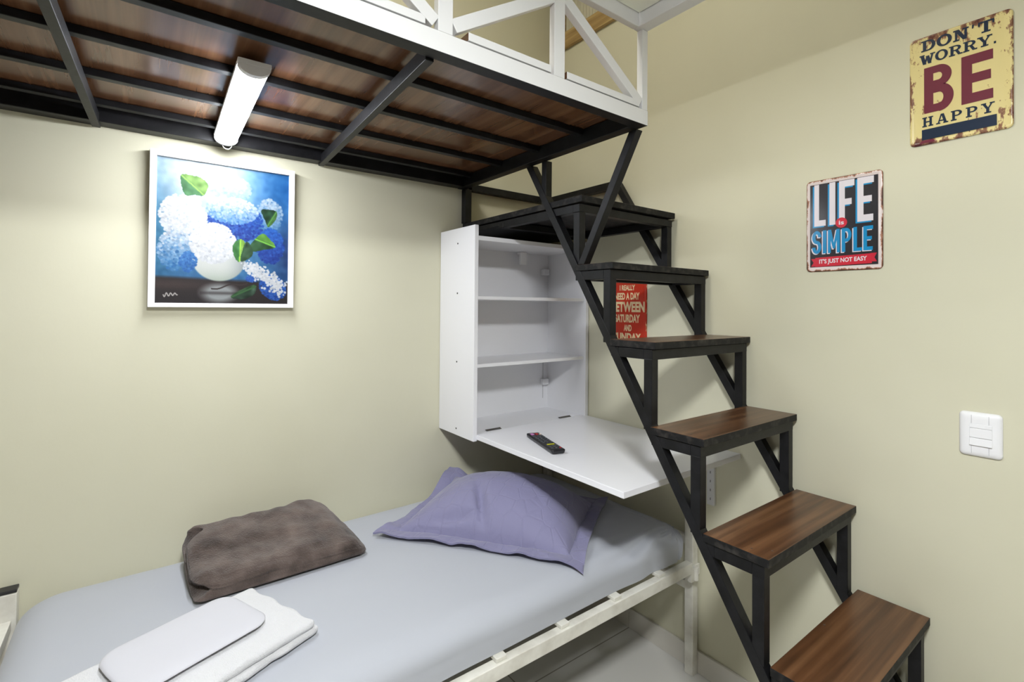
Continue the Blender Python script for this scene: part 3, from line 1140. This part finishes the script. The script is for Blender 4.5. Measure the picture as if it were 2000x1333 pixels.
mb.box(PX0 + FWD, PX1 - FWD, -0.03, -0.003, PZ1 - FWD, PZ1, m=frame_m)
mb.box(PX0 + FWD, PX1 - FWD, -0.03, -0.003, PZ0, PZ0 + FWD * 0.75, m=frame_m)
mb.build('frame', pic, bevel=0.001)
B('backing', pic, frame_m, PX0 + FWD, PX1 - FWD, -0.0195, -0.003, PZ0 + FWD * 0.75, PZ1 - FWD)


# ------------------------------------------------------------------ tin signs
# local sign frame: u to the right, v up, w out of the wall;  the right wall's right is -y
def arc(cx, cy, rx, ry, a0, a1, n=24):
    return [(cx + rx * cos(radians(a0 + (a1 - a0) * k / n)), cy + ry * sin(radians(a0 + (a1 - a0) * k / n))) for k in range(n + 1)]


def strip(cx, cy, ro, ri, a0, a1, n=28):
    A, I = arc(cx, cy, ro[0], ro[1], a0, a1, n), arc(cx, cy, ri[0], ri[1], a0, a1, n)
    return [[A[k], A[k + 1], I[k + 1], I[k]] for k in range(n)]


def rect(x0, y0, x1, y1):
    return [[(x0, y0), (x1, y0), (x1, y1), (x0, y1)]]


def line(x0, y0, x1, y1, w):
    return [[(x0 - w / 2, y0), (x0 + w / 2, y0), (x1 + w / 2, y1), (x1 - w / 2, y1)]]


SERIF = {
    'D': rect(12, 0, 36, 100) + rect(0, 0, 50, 13) + rect(0, 87, 50, 100) + strip(48, 50, (52, 50), (27, 37), -90, 90),
    'O': strip(50, 50, (52, 52), (26, 38), 0, 360, 40),
    'N': rect(12, 0, 28, 100) + rect(74, 0, 90, 100) + [[(8, 100), (38, 100), (90, 0), (64, 0)]] + rect(0, 0, 42, 13) + rect(0, 87, 34, 100) + rect(60, 87, 102, 100),
    'T': rect(37, 0, 63, 100) + rect(0, 86, 100, 100) + rect(0, 64, 12, 100) + rect(88, 64, 100, 100) + rect(22, 0, 78, 13),
    'W': line(12, 100, 32, 0, 25) + line(32, 0, 52, 84, 14) + line(52, 84, 70, 0, 25) + line(70, 0, 90, 100, 14) + rect(-6, 87, 32, 100) + rect(72, 87, 108, 100),
    'P': rect(12, 0, 36, 100) + rect(0, 0, 50, 13) + rect(0, 88, 50, 100) + rect(30, 42, 50, 54) + strip(50, 71, (46, 29), (22, 17), -90, 90),
    'R': rect(12, 0, 36, 100) + rect(0, 0, 48, 13) + rect(0, 88, 50, 100) + rect(30, 44, 50, 56) + strip(50, 72, (44, 28), (20, 16), -90, 90) + line(58, 50, 84, 0, 24) + rect(70, 0, 106, 13),
    'Y': line(14, 100, 48, 44, 25) + line(88, 100, 54, 44, 15) + rect(38, 0, 63, 48) + rect(22, 0, 78, 13) + rect(-4, 87, 38, 100) + rect(66, 87, 106, 100),
    'H': rect(12, 0, 34, 100) + rect(66, 0, 88, 100) + rect(30, 43, 70, 56) + rect(0, 0, 44, 13) + rect(56, 0, 100, 13) + rect(0, 87, 44, 100) + rect(56, 87, 100, 100),
    'A': line(16, 0, 46, 100, 13) + line(84, 0, 54, 100, 25) + rect(26, 26, 74, 38) + rect(-2, 0, 36, 13) + rect(62, 0, 106, 13),
    'B': rect(6, 0, 36, 100) + rect(20, 0, 56, 17) + rect(20, 84, 54, 100) + rect(20, 41, 56, 68) + strip(52, 76, (42, 24), (12, 8), -90, 90) + strip(54, 29, (46, 30), (14, 12), -90, 90),
    'E': rect(6, 0, 38, 100) + rect(6, 0, 98, 20) + rect(6, 80, 98, 100) + rect(6, 41, 92, 60),
    "'": [[(30, 100), (70, 100), (50, 66), (30, 70)]],
    '.': rect(20, 0, 75, 22),
}


class Sign:
    def __init__(self, name, label, y_left, y_right, z0, z1, base, rim=None):
        self.y0, self.w, self.z0, self.h = y_left, y_left - y_right, z0, z1 - z0
        self.mb = MB()
        w, h = self.w, self.h
        rr = 0.012
        prof = [(0.0, 0.0), (0.0, 0.0016), (0.0015, 0.0034), (0.0035, 0.0042), (0.0065, 0.0036), (0.0095, 0.0026), (0.02, 0.0030), (0.04, 0.0034)]

        def ring(ins, wz):
            r = max(rr - ins, 0.002)
            P = []
            for cxx, cyy, a in ((w - ins - r, h - ins - r, 0), (ins + r, h - ins - r, 90), (ins + r, ins + r, 180), (w - ins - r, ins + r, 270)):
                for k in range(9):
                    t = radians(a + 90 * k / 8)
                    P.append(self.pt(cxx + r * cos(t), cyy + r * sin(t), wz))
            return P
        self.mb.rings([ring(*p) for p in prof], m=base)
        if rim:
            pass
        self.name, self.label = name, label
        self.lift = 0.0040

    def pt(self, u, v, w):
        return Vector((-0.0012 - w, self.y0 - u, self.z0 + v))

    def poly(self, P, m, lift=None, abs_=False):
        i = self.mb.mi(m)
        lift = self.lift if lift is None else lift
        area = sum(a[0] * b[1] - b[0] * a[1] for a, b in zip(P, P[1:] + P[:1]))
        if area < 0:
            P = P[::-1]
        self.step = getattr(self, 'step', 0) + 1
        lift += (self.step % 12) * 1.5e-5          # overlapping strokes never share a plane
        vs = [self.mb.bm.verts.new(self.pt(u * self.w, v * self.h, lift)) for u, v in P]
        try:
            self.mb.bm.faces.new(vs).material_index = i
        except ValueError:
            pass

    def glyphs(self, text, u0, u1, v0, v1, m, gap=0.16, lift=None, widths=None, slant=0.0):
        ws = [(widths or {}).get(ch, 1.0) for ch in text]
        tot = sum(ws) + gap * (len(text) - 1)
        x = 0.0
        for ch, wd in zip(text, ws):
            for P in SERIF.get(ch, []):
                self.poly([(u0 + (u1 - u0) * (x + px / 100 * wd) / tot, v0 + (v1 - v0) * py / 100) for px, py in P], m, lift)
            x += wd + gap

    def sans(self, text, u0, u1, v0, v1, m, bold=0.03, lift=None, space=1.0, rot=0.0):
        cu = bpy.data.curves.new('t', 'FONT')
        cu.body = text
        cu.offset = bold
        cu.space_character = space
        cu.resolution_u = 4
        ob = bpy.data.objects.new('t', cu)
        COL.objects.link(ob)
        bpy.context.view_layer.update()
        dg = bpy.context.evaluated_depsgraph_get()
        tm = bpy.data.meshes.new_from_object(ob.evaluated_get(dg))
        co = np.array([v.co[:] for v in tm.vertices])
        a, b = co.min(0), co.max(0)
        i = self.mb.mi(m)
        lift = self.lift if lift is None else lift
        vs = []
        for c in co:
            fu, fv = (c[0] - a[0]) / (b[0] - a[0]), (c[1] - a[1]) / (b[1] - a[1])
            u, v = u0 + (u1 - u0) * fu, v0 + (v1 - v0) * fv + rot * (fu - 0.5)
            vs.append(self.mb.bm.verts.new(self.pt(u * self.w, v * self.h, lift)))
        for p in tm.polygons:
            try:
                self.mb.bm.faces.new([vs[k] for k in p.vertices]).material_index = i
            except ValueError:
                pass
        bpy.data.objects.remove(ob)
        bpy.data.meshes.remove(tm)
        bpy.data.curves.remove(cu)

    def done(self):
        o = self.mb.build(self.name, None, fix=False, smooth=35)
        return tag(o, self.label, 'sign')


def sign_mat(name, base, rust_lo, rust_hi, yc, zc, w, h, amount):
    """printed tin; worn rust patches stronger near the border"""
    m = new_mat(name, base, 0.22, spec=0.5)
    tc = N(m, 'ShaderNodeTexCoord')
    sp = N(m, 'ShaderNodeSeparateXYZ')
    L(m, tc.outputs['Object'], sp.inputs[0])

    def edge(sock, c, half):
        a = N(m, 'ShaderNodeMath', operation='SUBTRACT')
        L(m, sock, a.inputs[0])
        a.inputs[1].default_value = c
        b = N(m, 'ShaderNodeMath', operation='ABSOLUTE')
        L(m, a.outputs[0], b.inputs[0])
        d = N(m, 'ShaderNodeMath', operation='DIVIDE')
        L(m, b.outputs[0], d.inputs[0])
        d.inputs[1].default_value = half
        return d.outputs[0]
    mx = N(m, 'ShaderNodeMath', operation='MAXIMUM')
    L(m, edge(sp.outputs['Y'], yc, w / 2), mx.inputs[0])
    L(m, edge(sp.outputs['Z'], zc, h / 2), mx.inputs[1])
    pw = N(m, 'ShaderNodeMath', operation='POWER')
    L(m, mx.outputs[0], pw.inputs[0])
    pw.inputs[1].default_value = amount[0]
    n = tex_noise(m, amount[1], 7, 0.7, stretch=(1, 1.6, 0.7))
    s1 = N(m, 'ShaderNodeMath', operation='MULTIPLY')
    L(m, pw.outputs[0], s1.inputs[0])
    s1.inputs[1].default_value = amount[2]
    s2 = N(m, 'ShaderNodeMath', operation='ADD')
    L(m, s1.outputs[0], s2.inputs[0])
    L(m, n.outputs['Fac'], s2.inputs[1])
    r = ramp(m, s2.outputs[0], [(amount[3], base), (amount[3] + 0.03, rust_lo), (min(1, amount[3] + 0.16), rust_hi)])
    L(m, r.outputs['Color'], bsdf(m).inputs['Base Color'])
    return m


navy_m = new_mat('navy_print', lin(20, 38, 64), 0.25)
maroon_m = new_mat('maroon_print', lin(112, 42, 60), 0.25)
s = Sign('tin_sign', 'cream tin sign reading BE HAPPY in maroon and navy, high on the right wall', -1.5287, -1.7355, 1.8476, 2.1476,
         sign_mat('cream_rusted_tin', lin(228, 212, 150), lin(150, 110, 84), lin(84, 40, 42), -1.632, 1.9976, 0.207, 0.30, (4.0, 26, 0.22, 0.66)))
s.glyphs("DON'T", 0.125, 0.835, 0.862, 0.962, navy_m, gap=0.10, widths={"'": 0.4})
s.glyphs("WORRY.", 0.115, 0.86, 0.742, 0.832, navy_m, gap=0.10, widths={'.': 0.3, 'W': 1.15})
s.glyphs("B", 0.135, 0.455, 0.285, 0.705, maroon_m)
s.glyphs("E", 0.51, 0.83, 0.285, 0.705, maroon_m)
s.glyphs("HAPPY", 0.135, 0.83, 0.163, 0.252, navy_m, gap=0.28)
s.poly([(0.13, 0.045), (0.855, 0.045), (0.855, 0.14), (0.13, 0.14)], navy_m)
s.poly([(0.10, 0.015), (0.27, 0.015), (0.245, 0.042), (0.13, 0.042)], maroon_m)
s.done()

ink_m = new_mat('charcoal_print', lin(46, 44, 48), 0.2)
cyan_m = new_mat('blue_print', lin(24, 140, 196), 0.22)
pale_m = new_mat('pale_print', lin(226, 220, 226), 0.25)
red_m = new_mat('red_print', lin(206, 44, 62), 0.22)
s = Sign('tin_sign', 'dark tin sign reading LIFE IS SIMPLE in white and blue beside the staircase', -1.2589, -1.4654, 1.5111, 1.8029,
         sign_mat('pale_rusted_tin', lin(226, 212, 208), lin(186, 134, 108), lin(84, 54, 44), -1.36215, 1.657, 0.2066, 0.2918, (14.0, 30, 0.42, 0.74)))
s.poly([(0.055, 0.05), (0.945, 0.05), (0.945, 0.955), (0.055, 0.955)], ink_m, 0.0039)
life = [("L", 0.115, 0.275), ("I", 0.325, 0.405), ("F", 0.455, 0.655), ("E", 0.69, 0.895)]
BLK = {
    'L': rect(0, 0, 42, 100) + rect(0, 0, 100, 14),
    'I': rect(0, 0, 100, 100),
    'F': rect(0, 0, 38, 100) + rect(0, 85, 100, 100) + rect(0, 43, 82, 57),
    'E': rect(0, 0, 38, 100) + rect(0, 85, 100, 100) + rect(0, 43, 88, 57) + rect(0, 0, 96, 15),
    'M': rect(0, 0, 25, 100) + rect(75, 0, 100, 100) + [[(2, 100), (28, 100), (60, 18), (42, 18)], [(98, 100), (72, 100), (40, 18), (58, 18)]],
    'P': rect(0, 0, 37, 100) + rect(30, 86, 52, 100) + rect(30, 42, 52, 56) + strip(50, 71, (50, 29), (16, 15), -90, 90),
    'S': strip(50, 71.5, (50, 28.5), (14, 14), 0, 270) + strip(50, 28.5, (50, 28.5), (14, 14), -180, 90),
}
for dx, dy, m, lf in ((-0.022, -0.014, cyan_m, 0.0041), (0, 0, pale_m, 0.0044)):
    for ch, a, b in life:
        for P in BLK[ch]:
            s.poly([(a + dx + (b - a) * px / 100, 0.495 + dy + 0.455 * py / 100) for px, py in P], m, lf)
for dx, dy, m, lf in ((-0.014, -0.009, pale_m, 0.0041), (0, 0, cyan_m, 0.0044)):
    for ch, a, b in (("S", 0.085, 0.215), ("I", 0.235, 0.285), ("M", 0.305, 0.465), ("P", 0.49, 0.615), ("L", 0.64, 0.75), ("E", 0.765, 0.885)):
        for P in BLK[ch]:
            s.poly([(a + dx + (b - a) * px / 100, 0.195 + dy + 0.25 * py / 100) for px, py in P], m, lf)
s.poly(arc(0.485, 0.508, 0.076, 0.054, 0, 360, 32)[:-1], red_m, 0.0047)
s.sans("is", 0.452, 0.52, 0.487, 0.53, pale_m, 0.02, 0.005)
s.poly([(0.07, 0.058), (0.15, 0.058), (0.15, 0.142), (0.07, 0.142), (0.105, 0.10)], red_m, 0.0042)
s.poly([(0.93, 0.078), (0.85, 0.078), (0.85, 0.165), (0.93, 0.165), (0.9, 0.12)], red_m, 0.0042)
s.poly([(0.13, 0.052), (0.87, 0.062), (0.87, 0.162), (0.13, 0.152)], red_m, 0.0044)
s.sans("IT'S JUST NOT EASY", 0.185, 0.81, 0.075, 0.137, pale_m, 0.03, 0.0047, rot=0.008)
s.done()

orange_m = sign_mat('red_worn_tin', lin(190, 50, 28), lin(214, 190, 140), lin(226, 206, 158), -0.525, 1.385, 0.205, 0.30, (9.0, 22, 0.30, 0.80))
cream_m = new_mat('cream_print', lin(232, 206, 160), 0.3)
s = Sign('tin_sign', 'red tin sign about Saturday and Sunday, behind the stair treads', -0.4225, -0.627, 1.235, 1.535, orange_m)
VZ = lambda z: (z - 1.235) / 0.30
s.sans("I REALLY", 0.28, 0.70, VZ(1.468), VZ(1.492), cream_m, 0.04)
s.sans("NEED A DAY", 0.14, 0.82, VZ(1.427), VZ(1.458), cream_m, 0.04)
s.sans("BETWEEN", 0.06, 0.955, VZ(1.372), VZ(1.418), cream_m, 0.045)
s.sans("SATURDAY", 0.15, 0.83, VZ(1.326), VZ(1.362), cream_m, 0.04)
s.sans("AND", 0.40, 0.61, VZ(1.288), VZ(1.316), cream_m, 0.04)
s.sans("SUNDAY", 0.12, 0.86, VZ(1.244), VZ(1.28), cream_m, 0.045)
s.done()

# ------------------------------------------------------------------ light switch
sw = thing('light_switch', 'white square light switch plate on the right wall below the signs', 'switch')
SY0, SY1, SZ0, SZ1 = -1.632, -1.714, 1.0165, 1.1295
mb = MB()


def plate_ring(ins, w, bulge):
    P = []
    a0, a1, b0, b1 = SY0 - ins, SY1 + ins, SZ0 + ins, SZ1 - ins
    r = max(0.010 - ins * 0.4, 0.003)
    for cy, cz, a in ((a1 + r, b1 - r, 0), (a0 - r, b1 - r, 90), (a0 - r, b0 + r, 180), (a1 + r, b0 + r, 270)):
        for k in range(9):
            t = radians(a + 90 * k / 8)
            P.append((-0.0008 - w, cy - r * cos(t), cz + r * sin(t)))
    return P


mb.rings([plate_ring(*p) for p in ((0, 0, 0), (0, 0.003, 0), (0.002, 0.006, 0), (0.006, 0.0085, 0), (0.012, 0.0098, 0), (0.018, 0.0102, 0))], m=plastic_m)
mb.build('plate', sw, smooth=50)
for k, (z0, z1) in enumerate(((1.090, 1.0995), (1.0655, 1.089), (1.0455, 1.0645))):
    mb = MB()
    tip = 0.0035 if k else 0.001
    mb.prism([(-0.0112, -1.653, z0), (-0.0112, -1.653, z1), (-0.0120 - tip * 0.4, -1.653, z1), (-0.0120 - tip * (1 if k == 2 else 0.6), -1.653, z0)], (0, -0.043, 0), m=plastic_m)
    mb.build('rocker' if k else 'module_cover', sw, bevel=0.0008)
for y in (-1.6565, -1.6895):
    for z0, z1 in ((1.1005, 1.122), (1.024, 1.044)):
        B('groove', sw, groove_m, -0.0110, -0.0100, y - 0.0003, y + 0.0003, z0, z1)
